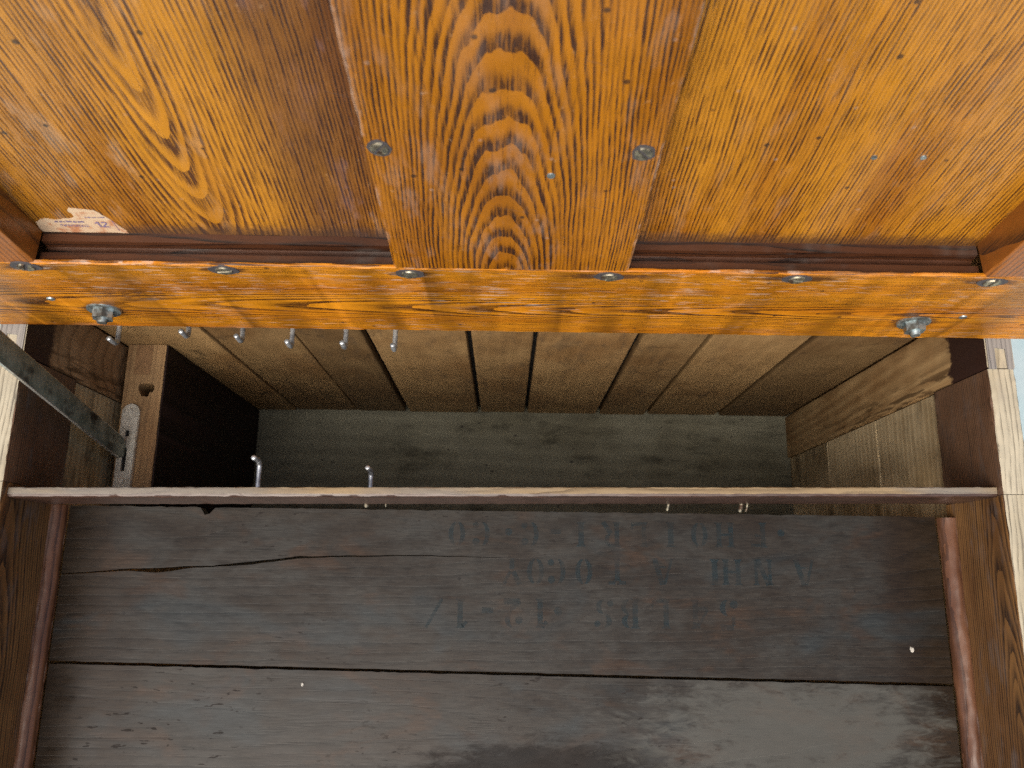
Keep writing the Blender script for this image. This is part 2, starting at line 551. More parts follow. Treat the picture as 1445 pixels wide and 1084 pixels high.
M['rail'] = wood('varnished_ash_rail', (0.49, 0.192, 0.008), (0.050, 0.017, 0.005), axes=(0, 2, 1), sp=0.0036, v0=-0.010, h0=0.028, k=-0.050,
                 ew=(0.15, 0.66), ragged=0.0008, wob=0.007, wobh=0.003, zig=0.0012, dense=5.0, fade=0.4, pore=0.8, porev=750, contrast=1.4, blotch=(0.62, 0.42, 0.28), bl_amt=0.6, bl_scale=(2.2, 45),
                 rough=0.42, coat=0.0, bump=0.25, dirt=(0.4, 0.3, 0.22), dirt_amt=0.15, wave=0.0, speck=0.15, spec=0.25, extra=rail_extra, seed=1.0)


def plank_extra(N, col, ro, u, v, w, rn):
    n = N.noise(N.vec(N.mul(u, 26), N.mul(v, 20), 0.0), N.add(rn, 3.0), 4.0, 0.7, 0.8)
    col = N.mix(N.mul(N.step(n, 0.58, 0.74), 0.7), col, (0.045, 0.028, 0.012))
    return col, ro


M['plank'] = wood('bare_pine_plank', (0.275, 0.175, 0.075), (0.17, 0.102, 0.040), axes=(2, 0, 1), sp=0.013, v0=0.05, h0=0.03, k=0.06, sine=True, ragged=0.003,
                  pore=0.5, contrast=0.3, blotch=(0.6, 0.5, 0.4), bl_amt=0.8, bl_scale=(9, 9), rough=0.65, bump=0.2, dirt=(0.06, 0.04, 0.02), dirt_amt=0.5,
                  spread=0.12, spec=0.3, tone=0.75, extra=plank_extra, seed=4.0)
M['floor'] = wood('grey_floor_board', (0.195, 0.188, 0.132), (0.120, 0.116, 0.080), axes=(0, 1, 2), sp=0.021, v0=-0.02, h0=0.02, k=0.10, sine=True, pore=0.4, ragged=0.003,
                  contrast=0.5, blotch=(0.55, 0.52, 0.45), bl_amt=0.8, bl_scale=(8, 10), rough=0.7, bump=0.25, dirt=(0.03, 0.028, 0.02), dirt_amt=0.6, spec=0.3, speck=0.05, seed=6.0)
M['side_plank'] = wood('bare_side_plank', (0.62, 0.51, 0.31), (0.42, 0.325, 0.18), axes=(1, 2, 0), sp=0.009, v0=0.08, h0=0.03, k=0.05, sine=True,
                       pore=0.4, contrast=0.7, blotch=(0.5, 0.43, 0.33), bl_amt=0.7, bl_scale=(12, 12), rough=0.7, bump=0.3, dirt=(0.05, 0.035, 0.02), dirt_amt=0.7, spec=0.25, spread=0.1, seed=8.0)
M['stained'] = wood('dark_stained_oak', (0.155, 0.088, 0.050), (0.050, 0.030, 0.020), axes=(1, 2, 0), sp=0.0026, v0=0.10, h0=0.025, k=0.08,
                    ew=(0.05, 0.85), pore=0.6, porev=700, contrast=1.0, blotch=(0.5, 0.42, 0.4), bl_amt=0.8, rough=0.45, bump=0.4, dirt=(0.075, 0.07, 0.068), dirt_amt=0.5, seed=9.0)
M['stained_front'] = wood('brown_stained_oak', (0.235, 0.122, 0.042), (0.042, 0.024, 0.014), axes=(1, 2, 0), sp=0.0028, v0=0.030, h0=0.020, k=0.08,
                          ew=(0.05, 0.85), pore=0.6, porev=700, contrast=1.05, blotch=(0.5, 0.42, 0.4), bl_amt=0.85, rough=0.42, bump=0.4,
                          dirt=(0.12, 0.105, 0.10), dirt_amt=0.5, seed=12.0)
M['pale_edge'] = wood('pale_bare_oak_edge', (0.36, 0.335, 0.255), (0.12, 0.107, 0.078), axes=(1, 0, 2), sp=0.0032, v0=0.1, h0=0.03, k=0.02, pore=1.0, porev=420,
                      contrast=0.95, blotch=(0.72, 0.66, 0.56), bl_amt=0.6, bl_scale=(9, 30), rough=0.7, bump=0.5, dirt=(0.12, 0.11, 0.12), dirt_amt=0.35, spec=0.25, seed=2.5)


def stile_extra(sgn):
    def ex(N, col, ro, u, v, w, rn):
        # stain brushed over the upper end with a ragged lower border (u = height, v = depth in chest)
        n = N.noise(N.vec(N.mul(u, 40), N.mul(v, 70), 0.0), rn, 4.0, 0.7)
        b = N.add(u, N.mul(N.sub(n, 0.5), 0.03))
        st = N.step(b, 0.200 if sgn > 0 else 0.215, 0.206 if sgn > 0 else 0.225)
        n2 = N.noise(N.vec(N.mul(u, 18), N.mul(v, 160), 0.0), N.add(rn, 4.0), 3.0, 0.6)
        streak = N.mul(N.step(n2, 0.48, 0.58), N.mul(N.step(v, 0.0, -0.022), N.step(u, -0.25, 0.05)))
        col = N.mix(N.mul(streak, 0.75), col, (0.05, 0.026, 0.010))
        col = N.mix(st, col, (0.030, 0.013, 0.009))
        return col, ro
    return ex


M['corner_r'] = wood('corner_stile_right', (0.46, 0.310, 0.145), (0.29, 0.175, 0.075), axes=(2, 1, 0), sp=0.01, v0=0.03, h0=0.03, k=0.05, sine=True, pore=0.4,
                     contrast=0.7, blotch=(0.5, 0.4, 0.3), bl_amt=0.8, bl_scale=(10, 14), rough=0.6, bump=0.25, spec=0.3, extra=stile_extra(1), seed=3.3)
M['corner_l'] = wood('corner_stile_left', (0.36, 0.225, 0.115), (0.18, 0.105, 0.052), axes=(2, 1, 0), sp=0.0075, v0=0.0, h0=0.02, k=0.35, pore=0.4,
                     contrast=0.8, blotch=(0.5, 0.4, 0.3), bl_amt=0.8, bl_scale=(10, 14), rough=0.55, bump=0.3, spec=0.35, extra=stile_extra(-1), seed=5.3)


def deck_extra(N, col, ro, u, v, w, rn):
    n2 = N.noise(N.vec(N.mul(u, 9), N.mul(v, 20), 0.0), N.add(rn, 13.0), 3.0, 0.7, 0.6)
    fine = N.noise(N.vec(N.mul(u, 70), N.mul(v, 620), 0.0), N.add(rn, 5.0), 3.0, 0.7)
    grime = N.noise(N.vec(N.mul(u, 45), N.mul(v, 90), 0.0), N.add(rn, 33.0), 3.0, 0.75, 0.5)
    # thin dusty bloom, in patches
    # (faded at both ends: missing sky reflection beside the walls, painted into the colour)
    wv = N.noise(N.vec(N.mul(u, 14), N.mul(v, 9), 0.0), N.add(rn, 2.0), 3.0, 0.65)
    edge = N.step(N.math('ABSOLUTE', N.add(u, N.mul(N.sub(wv, 0.5), 0.07))), 0.374, 0.330)
    film = N.mul(N.step(n2, 0.30, 0.62), N.mad(N.step(grime, 0.3, 0.62), 0.6, 0.4))
    film = N.mul(edge, N.mad(film, 0.75, 0.25))
    col = N.mix(N.mul(film, 0.65), col, (0.029, 0.030, 0.0275))
    n3 = N.noise(N.vec(N.mul(u, 11), N.mul(v, 24), 0.0), N.add(rn, 27.0), 3.0, 0.7, 0.5)
    col = N.mix(N.mul(N.step(n3, 0.54, 0.68), 0.5), col, (0.034, 0.018, 0.009))
    n4 = N.noise(N.vec(N.mul(u, 8), N.mul(v, 17), 0.0), N.add(rn, 40.0), 3.0, 0.6, 0.4)
    col = N.mix(N.mul(N.step(n4, 0.52, 0.70), 0.45), col, (0.017, 0.026, 0.030))
    col = N.mix(0.8, col, N.mix(N.step(fine, 0.25, 0.75), (0.6, 0.6, 0.6), (1.35, 1.35, 1.35)), 'MULTIPLY')
    # scattered short dents and scratches
    n5 = N.noise(N.vec(N.mul(u, 80), N.mul(v, 260), 0.0), N.add(rn, 55.0), 2.0, 0.6)
    n6 = N.noise(N.vec(N.mul(u, 9), N.mul(v, 9), 0.0), N.add(rn, 58.0), 2.0)
    dent = N.mul(N.step(n5, 0.63, 0.69), N.step(n6, 0.46, 0.62))
    col = N.mix(N.mul(dent, 0.85), col, (0.008, 0.006, 0.005))
    sv2 = N.voro(N.vec(N.mad(u, 26.0, 3.0), N.mad(v, 26.0, 1.0), 0.0))
    col = N.mix(N.mul(N.step(sv2, 0.05, 0.03), 0.9), col, (0.008, 0.007, 0.006))
    ro = N.add(N.add(ro, N.mul(dent, 0.35)), N.add(N.mul(N.sub(n2, 0.5), 0.28), N.mul(N.sub(grime, 0.5), 0.25)))
    return col, ro


M['deck'] = wood('dark_stained_deck', (0.0165, 0.0110, 0.0065), (0.0055, 0.0042, 0.0028), axes=(0, 1, 2), sp=0.008, v0=0.05, h0=0.03, k=0.06, pore=0.5, porev=600, contrast=0.5,
                 blotch=(0.6, 0.55, 0.5), bl_amt=0.7, rough=0.30, bump=0.25, wave=0.10, spec=0.20, extra=deck_extra, seed=14.0)


def deck_front_extra(N, col, ro, u, v, w, rn):
    col, ro = deck_extra(N, col, ro, u, v, w, rn)
    # dark camera reflection painted near the middle and a rubbed pale area to its right
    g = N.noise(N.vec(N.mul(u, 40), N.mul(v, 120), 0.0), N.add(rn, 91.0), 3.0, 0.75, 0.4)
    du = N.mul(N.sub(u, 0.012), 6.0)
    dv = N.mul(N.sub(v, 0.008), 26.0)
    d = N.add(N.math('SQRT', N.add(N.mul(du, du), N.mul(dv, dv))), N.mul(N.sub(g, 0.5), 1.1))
    cam_reflection = N.step(d, 0.95, 0.45)
    col = N.mix(N.mul(cam_reflection, 0.75), col, (0.006, 0.004, 0.003))
    ro = N.add(ro, N.mul(cam_reflection, 0.35))
    eu = N.mul(N.sub(u, 0.235), 5.5)
    ev = N.mul(N.sub(v, 0.045), 13.0)
    e = N.add(N.math('SQRT', N.add(N.mul(eu, eu), N.mul(ev, ev))), N.mul(N.sub(g, 0.5), 1.6))
    col = N.mix(N.mul(N.step(e, 0.95, 0.35), 0.6), col, (0.072, 0.074, 0.066))
    return col, ro


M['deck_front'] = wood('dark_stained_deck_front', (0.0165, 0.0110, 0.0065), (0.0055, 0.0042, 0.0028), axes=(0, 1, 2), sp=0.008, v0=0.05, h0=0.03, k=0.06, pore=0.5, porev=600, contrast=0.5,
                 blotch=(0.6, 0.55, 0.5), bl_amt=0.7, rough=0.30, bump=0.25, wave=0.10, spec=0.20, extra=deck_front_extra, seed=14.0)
M['quarter'] = wood('reddish_varnished_trim', (0.120, 0.054, 0.027), (0.038, 0.018, 0.010), axes=(1, 0, 2), sp=0.006, v0=0.03, h0=0.02, k=0.02, pore=0.3, contrast=0.8,
                    blotch=(0.55, 0.5, 0.5), bl_amt=0.8, bl_scale=(14, 40), rough=0.3, coat=0.08, coat_rough=0.1, bump=0.7, wave=0.6, speck=0.1, spec=0.3, seed=15.0)
M['divider'] = wood('purplish_brown_divider', (0.050, 0.026, 0.018), (0.022, 0.012, 0.009), axes=(0, 2, 1), sp=0.006, v0=0.03, h0=0.02, k=0.02, pore=0.4, contrast=0.8,
                    blotch=(0.55, 0.5, 0.5), bl_amt=0.6, rough=0.35, coat=0.1, coat_rough=0.2, spec=0.4, bump=0.3, seed=16.0)


def saw_extra(N, col, ro, u, v, w, rn):
    # slanting saw marks
    a = N.add(N.mul(u, 900.0), N.mul(v, 900.0))
    a = N.add(a, N.mul(N.noise(N.vec(N.mul(u, 130), N.mul(v, 130), 0.0), rn, 3.0), 14.0))
    s = N.math('SINE', a)
    g = N.noise(N.vec(N.mul(u, 9), 0.0, 0.0), rn, 3.0)
    col = N.mix(N.mul(N.step(s, 0.35, 0.8), N.mul(N.step(g, 0.45, 0.65), 0.5)), col, (0.16, 0.11, 0.06))
    e = N.noise(N.vec(N.mul(u, 5), N.mul(v, 30), 0.0), N.add(rn, 7.0), 3.0)
    col = N.mix(N.mul(N.step(e, 0.45, 0.62), 0.7), col, (0.135, 0.135, 0.13))
    return col, ro


M['divider_edge'] = wood('bare_worn_edge', (0.225, 0.172, 0.100), (0.075, 0.052, 0.028), axes=(0, 1, 2), sp=0.004, v0=0.03, h0=0.02, k=0.02, pore=0.5, contrast=0.6,
                         blotch=(0.7, 0.66, 0.6), bl_amt=0.5, rough=0.65, bump=0.5, extra=saw_extra, spec=0.3, seed=17.0)
M['post'] = wood('bare_partition_edge', (0.30, 0.190, 0.090), (0.17, 0.10, 0.045), axes=(1, 0, 2), sp=0.006, v0=0.04, h0=0.02, k=0.03, pore=0.4, contrast=0.6,
                 blotch=(0.6, 0.48, 0.38), bl_amt=0.7, bl_scale=(14, 30), rough=0.6, bump=0.3, dirt=(0.08, 0.05, 0.03), dirt_amt=0.5, spec=0.3, seed=18.0)
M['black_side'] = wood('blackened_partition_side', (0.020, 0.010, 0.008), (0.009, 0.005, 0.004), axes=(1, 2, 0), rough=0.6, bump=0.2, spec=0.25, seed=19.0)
M['outer'] = wood('outer_oak', (0.30, 0.16, 0.06), (0.10, 0.05, 0.02), axes=(0, 2, 1), rough=0.45, coat=0.3, seed=20.0)
M['zinc'] = metal('zinc_plated_steel', (0.45, 0.54, 0.55), (0.22, 0.27, 0.28), 0.30, 0.8, rust=(0.10, 0.10, 0.09), scale=130)
M['screw'] = metal('worn_brass_steel', (0.42, 0.39, 0.28), (0.16, 0.15, 0.12), 0.36, 0.8, rust=(0.07, 0.045, 0.03), scale=260)
M['pit'] = plain('dark_screw_stain', (0.05, 0.045, 0.048), 0.6)
M['hook'] = metal('galvanised_hook', (0.55, 0.59, 0.61), (0.28, 0.30, 0.32), 0.3, 0.7)
M['strap'] = metal('tarnished_green_strap', (0.230, 0.265, 0.220), (0.120, 0.150, 0.122), 0.40, 0.35, rust=(0.028, 0.026, 0.018), scale=60)
M['strap_edge'] = metal('bright_strap_edge', (0.5, 0.5, 0.46), (0.3, 0.3, 0.27), 0.35, 0.8)
M['bracket'] = metal('dull_steel_bracket', (0.62, 0.60, 0.52), (0.40, 0.38, 0.32), 0.42, 0.4, scale=70)
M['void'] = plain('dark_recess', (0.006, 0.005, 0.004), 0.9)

# ------------------------------------------------------------------ the ground
Ng = NT('pale_painted_concrete')
gx, gy, gz = Ng.obj()
g1 = Ng.noise(Ng.vec(Ng.mul(gx, 2.2), Ng.mul(gy, 2.2), 0.0), 0.4, 4.0, 0.6)
g2 = Ng.noise(Ng.vec(Ng.mul(gx, 40.0), Ng.mul(gy, 40.0), 0.0), 1.4, 5.0, 0.7)
gc = Ng.mix(Ng.step(g1, 0.42, 0.58), (0.085, 0.30, 0.34), (0.26, 0.34, 0.355))
gc = Ng.mix(Ng.mul(g2, 0.35), gc, (0.5, 0.55, 0.56))
Ng.bsdf(gc, 0.7, Ng.bump(g2, 0.3, 0.002))
bm = bmesh.new()
bmesh.ops.create_grid(bm, x_segments=8, y_segments=8, size=60.0)
ground = finish('ground', bm, Ng.mat, None, (0, 0, 0))
ground['kind'] = 'structure'

# ------------------------------------------------------------------ the chest
XL, XR, T = -0.4225, 0.4221, 0.024
YB, YF = 0.2526, -0.285
ZT, ZF, ZD, ZP = -0.70, -1.229, -0.7891, -0.8783
chest = bpy.data.objects.new('wooden_chest', None)
COL.objects.link(chest)
chest.location = (0, 0, H)
chest.empty_display_size = 0.1
chest['label'] = 'old wooden tool chest seen from above with its orange varnished panelled lid open'
chest['category'] = 'chest'

# floor of the well
board('floor_board', chest, (XL - 0.0122, YF, ZF - 0.030), (XR + 0.0122, YB + 0.0122, ZF), 0, M['floor'], c=0.003, jit=0.0008, n=50)

# back wall with its upright planks
back = board('back_wall', chest, (XL - T, YB + 0.0125, ZF - 0.031), (XR + T, YB + 0.031, ZT - 0.0005), 0, M['void'], n=4, jit=0)
seams = [(XL, 0.0), (-0.3157, 0.0024), (-0.2239, 0.0020), (-0.1490, 0.0068), (-0.0409, 0.0054), (0.0293, 0.0050), (0.1377, 0.0064),
         (0.2103, 0.0062), (0.3178, 0.0060), (XR, 0.0)]
for i in range(9):
    x0, g0 = seams[i]
    x1, g1_ = seams[i + 1]
    dy = 0.0006 * ((i * 5) % 3)
    board('plank', back, (x0 + g0 / 2, YB + dy, ZF + 0.004), (x1 - g1_ / 2, YB + 0.012, ZT - 0.0006), 2, M['plank'], c=0.0016, jit=0.0005, n=40)

# side walls: a stained top rail, a corner stile, horizontal planks below
for sgn, XI in ((-1, XL), (1, XR)):
    def bx(a, b):       # a,b = distance outward from the inner face
        return (XI - b, XI - a) if sgn < 0 else (XI + a, XI + b)
    x0, x1 = bx(0.0125, T + 0.0005)
    wall = board('side_wall', chest, (x0, YF - 0.024, ZF - 0.031), (x1, YB + 0.012, ZT - 0.090), 1, M['outer'], n=6, jit=0)
    wall['label'] = 'left side wall of the chest' if sgn < 0 else 'right side wall of the chest'
    x0, x1 = bx(0.0, T)
    # rounded profile: faces that look up are the bare pale edge
    k_ = 12
    prof_up = lambda j: 1 if j in (2, 3, 4, 5, 6) else 0
    YC = 0.190
    for (ya, yb, mt) in ((YF - 0.024, 0.0795, 'stained_front'), (0.080, YC - 0.0004, 'stained')):
        board('top_rail', wall, (x0, ya, -0.7950), (x1, yb, ZT), 1, [M[mt], M['pale_edge']], c=0.0016, jit=0.0007, n=60, freq=55.0, mat_of=prof_up)
    cs = board('corner_stile', wall, (x0, YC + 0.0004, ZF + 0.001), (x1, YB - 0.0004, ZT), 2, [M['corner_l'] if sgn < 0 else M['corner_r'], M['pale_edge']], c=0.0015, jit=0.0005, n=60, cap_mat=1)
    # worn patch of darker end grain where stile meets the top
    x0, x1 = bx(0.0035, 0.0120)
    for i, (za, zb) in enumerate(((-0.9335, -0.7958), (-1.080, -0.9355), (ZF + 0.001, -1.0815))):
        board('plank', wall, (x0, YF, za), (x1, YC - 0.0008, zb), 1, M['side_plank'], c=0.0018, jit=0.0006, n=40)
    # grey mortised end joint on the upper edge
    bm = bmesh.new()
    xa, xb = bx(0.001, T - 0.001)
    pts = [(xa, 0.1895), (xa, 0.250), (xb, 0.250), (xb, 0.1895), (xb * .75 + xa * .25, 0.1895), (xb * .72 + xa * .28, 0.208), (xb * .3 + xa * .7, 0.209), (xb * .3 + xa * .7, 0.1895)]
    prism(bm, [(p, q) for p, q in pts], ZT - 0.001, ZT + 0.0011)
    finish('joint_patch', bm, wood('weathered_joint_%s' % ('l' if sgn < 0 else 'r'), (0.20, 0.195, 0.185), (0.085, 0.085, 0.085), axes=(1, 0, 2), sp=0.004, v0=0.1, h0=0.02, k=0.02,
                                   rough=0.7, bump=0.4, seed=21.0), wall, (XI, 0.22, ZT))

# front wall
fw = board('front_wall', chest, (XL - T, YF - 0.024, ZF - 0.031), (XR + T, YF - 0.0002, ZT - 0.001), 0, M['stained'], n=12, jit=0.0004)

# deck in front: dark boards over the front half, the rear one split
DX0, DX1 = XL + 0.0128, XR - 0.0146
YS = lambda x: -0.0780 - 0.0128 * x            # seam between the two boards


def ragged(x, s, a):
    return a * (fn(x * 60, s, 0) + 0.6 * fn(x * 190, s, 3) + 0.35 * fn(x * 500, s, 6))


def deck_rear():
    pts = []
    n = 180
    # near edge left to right
    for i in range(n + 1):
        x = DX0 + (DX1 - DX0) * i / n
        pts.append((x, YS(x) + 0.0014 + ragged(x, 2.0, 0.0005)))
    # far edge right to left, with a splintered notch
    for i in range(n + 1):
        x = DX1 - (DX1 - DX0) * i / n
        y = 0.0678 + ragged(x, 7.0, 0.0009)
        d = abs(x + 0.2810)
        if d < 0.007:
            y -= 0.009 * (1 - d / 0.007) + ragged(x * 3, 4.0, 0.001)
        pts.append((x, y))
    # the split: in along the upper lip, out along the lower lip
    cr = [(-0.4097, 0.0049, .0006), (-0.3683, 0.0080, .0010), (-0.345, 0.0098, .0016), (-0.3229, 0.0090, .0034), (-0.3067, 0.0112, .0028), (-0.2890, 0.0128, .0012), (-0.2707, 0.0137, .0008),
          (-0.2480, 0.0158, .0019), (-0.2316, 0.0174, .0021), (-0.2056, 0.0210, .0016), (-0.1900, 0.0226, .0018), (-0.1794, 0.0232, .0011), (-0.1500, 0.0243, .0009), (-0.1267, 0.0245, .0008),
          (-0.1000, 0.0256, .0006), (-0.0740, 0.0258, .0006), (-0.0400, 0.0254, .0004), (-0.0013, 0.0248, .0001)]
    fine = []
    for a, b in zip(cr, cr[1:]):
        for i in range(6):
            t = i / 6
            fine.append(tuple(a[j] + (b[j] - a[j]) * t for j in range(3)))
    up = [(x if i else DX0, y + 0.6 * w_ + ragged(x, 11.0, 0.0005)) for i, (x, y, w_) in enumerate(fine)]
    lo = [(x if i else DX0, y - 0.6 * w_ + ragged(x, 11.0, 0.0005) - 0.0002) for i, (x, y, w_) in enumerate(fine)]
    pts += up + [(cr[-1][0], cr[-1][1])] + list(reversed(lo))
    return pts


bm = plate(deck_rear(), [], ZD - 0.014, ZD)
deck1 = finish('deck_board', bm, M['deck'], chest, (0, 0, ZD), 30)
deck1['label'] = 'split dark board with faded upside-down stencil lettering'
bm = bmesh.new()
pts = []
for i in range(161):
    x = DX0 + (DX1 - DX0) * i / 160
    pts.append((x, YS(x) - 0.0012 + ragged(x, 21.0, 0.0006)))
bm.free()
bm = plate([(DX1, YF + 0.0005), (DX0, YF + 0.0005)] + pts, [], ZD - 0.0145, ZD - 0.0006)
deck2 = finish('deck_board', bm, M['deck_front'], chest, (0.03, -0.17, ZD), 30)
deck2['label'] = 'plain dark board nearest the front'

# quarter round trims along the deck ends
for sgn, XI, w_ in ((-1, XL, 0.0116), (1, XR, 0.0134)):
    prof = [(XI, ZD + 0.0003)]
    for i in range(9):
        t = math.radians(90.0 * i / 8)
        prof.append((XI - sgn * w_ * math.cos(t), ZD + 0.0003 + 0.0095 * math.sin(t)))
    bm = sweep(prof, 1, YF, 0.068 if sgn < 0 else 0.0665, 110, 0.0006, 60.0, 5.0 + sgn)
    finish('quarter_round', bm, M['quarter'], chest, (XI, -0.1, ZD), 60)

# divider board, let into the side walls
skew = lambda co: Vector((co.x, co.y + 0.0056 * (co.x / 0.42), co.z))
divider = board('divider', chest, (XL + 0.0004, 0.0728, -0.7700), (XR - 0.0004, 0.0812, -0.7080), 0, [M['divider'], M['divider_edge']], c=0.0010, jit=0.0004, n=240, freq=110.0,
                mat_of=lambda j: 1 if j in (1, 2, 3, 4, 5) else 0, warp=skew, big={1: 0.0028})


def hook_mesh(base, out, tipv, l1, l2, r):
    """square L hook: shank along out, then a right-angle tip"""
    base, out, tipv = Vector(base), Vector(out), Vector(tipv)
    pts = [base - out * 0.006, base]
    c = base + out * l1
    for i in range(7):
        t = i / 6
        p = c + out * (-0.006 + 0.006 * math.sin(t * math.pi / 2)) + tipv * (0.006 * (1 - math.cos(t * math.pi / 2)))
        pts.append(p)
    pts.append(c + tipv * l2)
    pts.append(c + tipv * (l2 + 0.0008))
    return tube(pts, r, 12, taper=[1] * (len(pts) - 1) + [0.7])


for x, y0, l1, l2 in ((-0.2240, 0.0835, 0.0235, 0.016), (-0.1222, 0.0840, 0.0155, 0.015)):
    bm = hook_mesh((x, y0, -0.752), (0, 1, 0), (-0.08, 0.05, 1), l1, l2, 0.0024)
    finish('hook', bm, M['hook'], divider, (x, y0, -0.752), 60)
for x, r in ((-0.1290, 0.0024), (-0.1110, 0.0009), (0.1520, 0.0013), (0.2200, 0.0020), (0.2256, 0.0010)):
    bm = tube([(x, 0.079, -0.7720), (x, 0.0735, -0.7760), (x - 0.0005, 0.0700, -0.7790)], r, 8)
    finish('nail', bm, M['screw'], divider, (x, 0.07, -0.78), 60)

# partition standing at the left end of the well, its top edge bare with an old lock cut-out
XP0, XP1 = -0.4158, -0.3746
outer = []
for i in range(41):
    y = 0.0845 + (YB - 0.0845 - 0.0008) * i / 40
    outer.append((XP1 + ragged(y, 31.0, 0.0006), y))
outer += [(XP0, YB - 0.0008), (XP0, 0.0845)]
hole = []
for i in range(22):
    t = 2 * math.pi * i / 22
    rr = 0.0072 * (1 + 0.22 * math.cos(2 * t)) * (1 + 0.22 * fn(math.cos(t) * 2, math.sin(t) * 2, 7.0))
    hole.append((-0.3912 + rr * math.cos(t), 0.2030 + rr * 0.95 * math.sin(t) - (0.004 if 3.9 < t < 5.4 else 0)))
bm = plate(outer, [hole], ZP - 0.040, ZP)
part = finish('partition', bm, M['post'], chest, (-0.395, 0.17, ZP), 30)
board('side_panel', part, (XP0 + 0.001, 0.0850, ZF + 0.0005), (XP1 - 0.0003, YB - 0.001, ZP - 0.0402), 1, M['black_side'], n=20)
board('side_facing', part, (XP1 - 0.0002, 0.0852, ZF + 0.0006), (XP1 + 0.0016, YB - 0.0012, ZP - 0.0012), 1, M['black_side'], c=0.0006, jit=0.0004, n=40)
bm = bmesh.new()
prism(bm, [(-0.4070, 0.2180), (-0.4068, 0.2512), (-0.3885, 0.2512), (-0.3890, 0.2180)], ZP - 0.001, ZP + 0.0005)
finish('patch', bm, wood('smooth_patch_wood', (0.22, 0.125, 0.055), (0.13, 0.07, 0.03), axes=(1, 0, 2), rough=0.5, pore=0.3, contrast=0.5, seed=23.0), part, (-0.398, 0.235, ZP))

# slotted bracket on the partition and the stay that slides in it
xc = -0.4035
out = []
for i in range(13):
    t = math.radians(0 + 180 * i / 12)
    out.append((xc + 0.0001 + 0.0094 * math.cos(t), 0.1752 + 0.0094 * math.sin(t)))
out += [(xc - 0.0094, 0.0870), (xc + 0.0094, 0.0870)]
slot1 = [(xc - 0.003, 0.1555), (xc + 0.0010, 0.1555), (xc + 0.0010, 0.1490), (xc - 0.003, 0.1490)]
slot2 = [(xc - 0.0036, 0.1370), (xc + 0.0008, 0.1370), (xc + 0.0008, 0.1120), (xc - 0.0036, 0.1120)]
bm = plate(out, [slot1, slot2], ZP + 0.0004, ZP + 0.0034)
prism(bm, [(xc + 0.0035, 0.0870), (xc + 0.0092, 0.0870), (xc + 0.0092, 0.172), (xc + 0.0035, 0.170)], ZP + 0.0030, ZP + 0.0052, 0.97)
for yy in (0.1765, 0.1010):
    nb = bmesh.new()
    prism(bm, circ(0.0042, 16, cx_=xc - 0.0012, cy_=yy), ZP + 0.003, ZP + 0.0050, 0.75)
    nb.free()
stay_br = finish('stay_bracket', bm, M['bracket'], chest, (xc, 0.14, ZP), 40)
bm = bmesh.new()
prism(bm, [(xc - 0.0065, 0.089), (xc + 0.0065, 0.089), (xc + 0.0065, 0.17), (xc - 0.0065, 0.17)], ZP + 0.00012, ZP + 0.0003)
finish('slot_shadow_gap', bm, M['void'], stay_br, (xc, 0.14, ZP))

# the flat strap from the slot up towards the lid
A = Vector((-0.4056, 0.1330, ZP + 0.002))
B = Vector((-0.3990, 0.1905, -0.560))
d = (B - A).normalized()
wd = d.cross(Vector((1, 0, 0))).normalized()          # across the strap, front to back
td = d.cross(wd).normalized()
bm = bmesh.new()
nS = 30
rings = []
for i in range(nS + 1):
    t = i / nS
    p = A.lerp(B, t)
    half = 0.0115 * (0.35 + 0.65 * min(1, t / 0.03)) if t < 0.03 else 0.0115
    ring = []
    for (a, b) in ((-1, -1), (-0.93, -1.25), (0.93, -1.25), (1, -1), (1, 1), (0.93, 1.25), (-0.93, 1.25), (-1, 1)):
        ring.append(bm.verts.new(p + wd * half * a + td * 0.0013 * b + wd * 0.0002 * fn(t * 30, a * 3, b)))
    rings.append(ring)
for i in range(nS):
    for j in range(8):
        f = bm.faces.new((rings[i][j], rings[i][(j + 1) % 8], rings[i + 1][(j + 1) % 8], rings[i + 1][j]))
        f.material_index = 1 if j in (0, 2, 3, 4, 6, 7) else 0
bm.faces.new(rings[0])
bm.faces.new(rings[-1])
stay = finish('lid_stay', bm, [M['strap'], M['strap_edge']], chest, tuple(A), 30)
bm = tube([tuple(B - td * 0.004), tuple(B + td * 0.006)], 0.0045, 12)
finish('rivet', bm, M['screw'], stay, tuple(B), 40)
stay.matrix_parent_inverse = Matrix()
for ch in stay.children:
    ch.location = Vector(ch.location) - Vector(stay.location)

# square hooks on the back wall under the rail
for x, zt, l1 in ((-0.3850, -0.7883, 0.0270), (-0.3115, -0.7760, 0.0225), (-0.2590, -0.7771, 0.0260), (-0.2125, -0.7850, 0.0285), (-0.1595, -0.7843, 0.0290), (-0.1112, -0.7870, 0.0300)):
    bm = hook_mesh((x, YB, zt), (0.0, -1, 0), (0.02, 0.05, 1), l1, 0.019, 0.0025)
    finish('hook', bm, M['hook'], back, (x, YB, zt), 60)

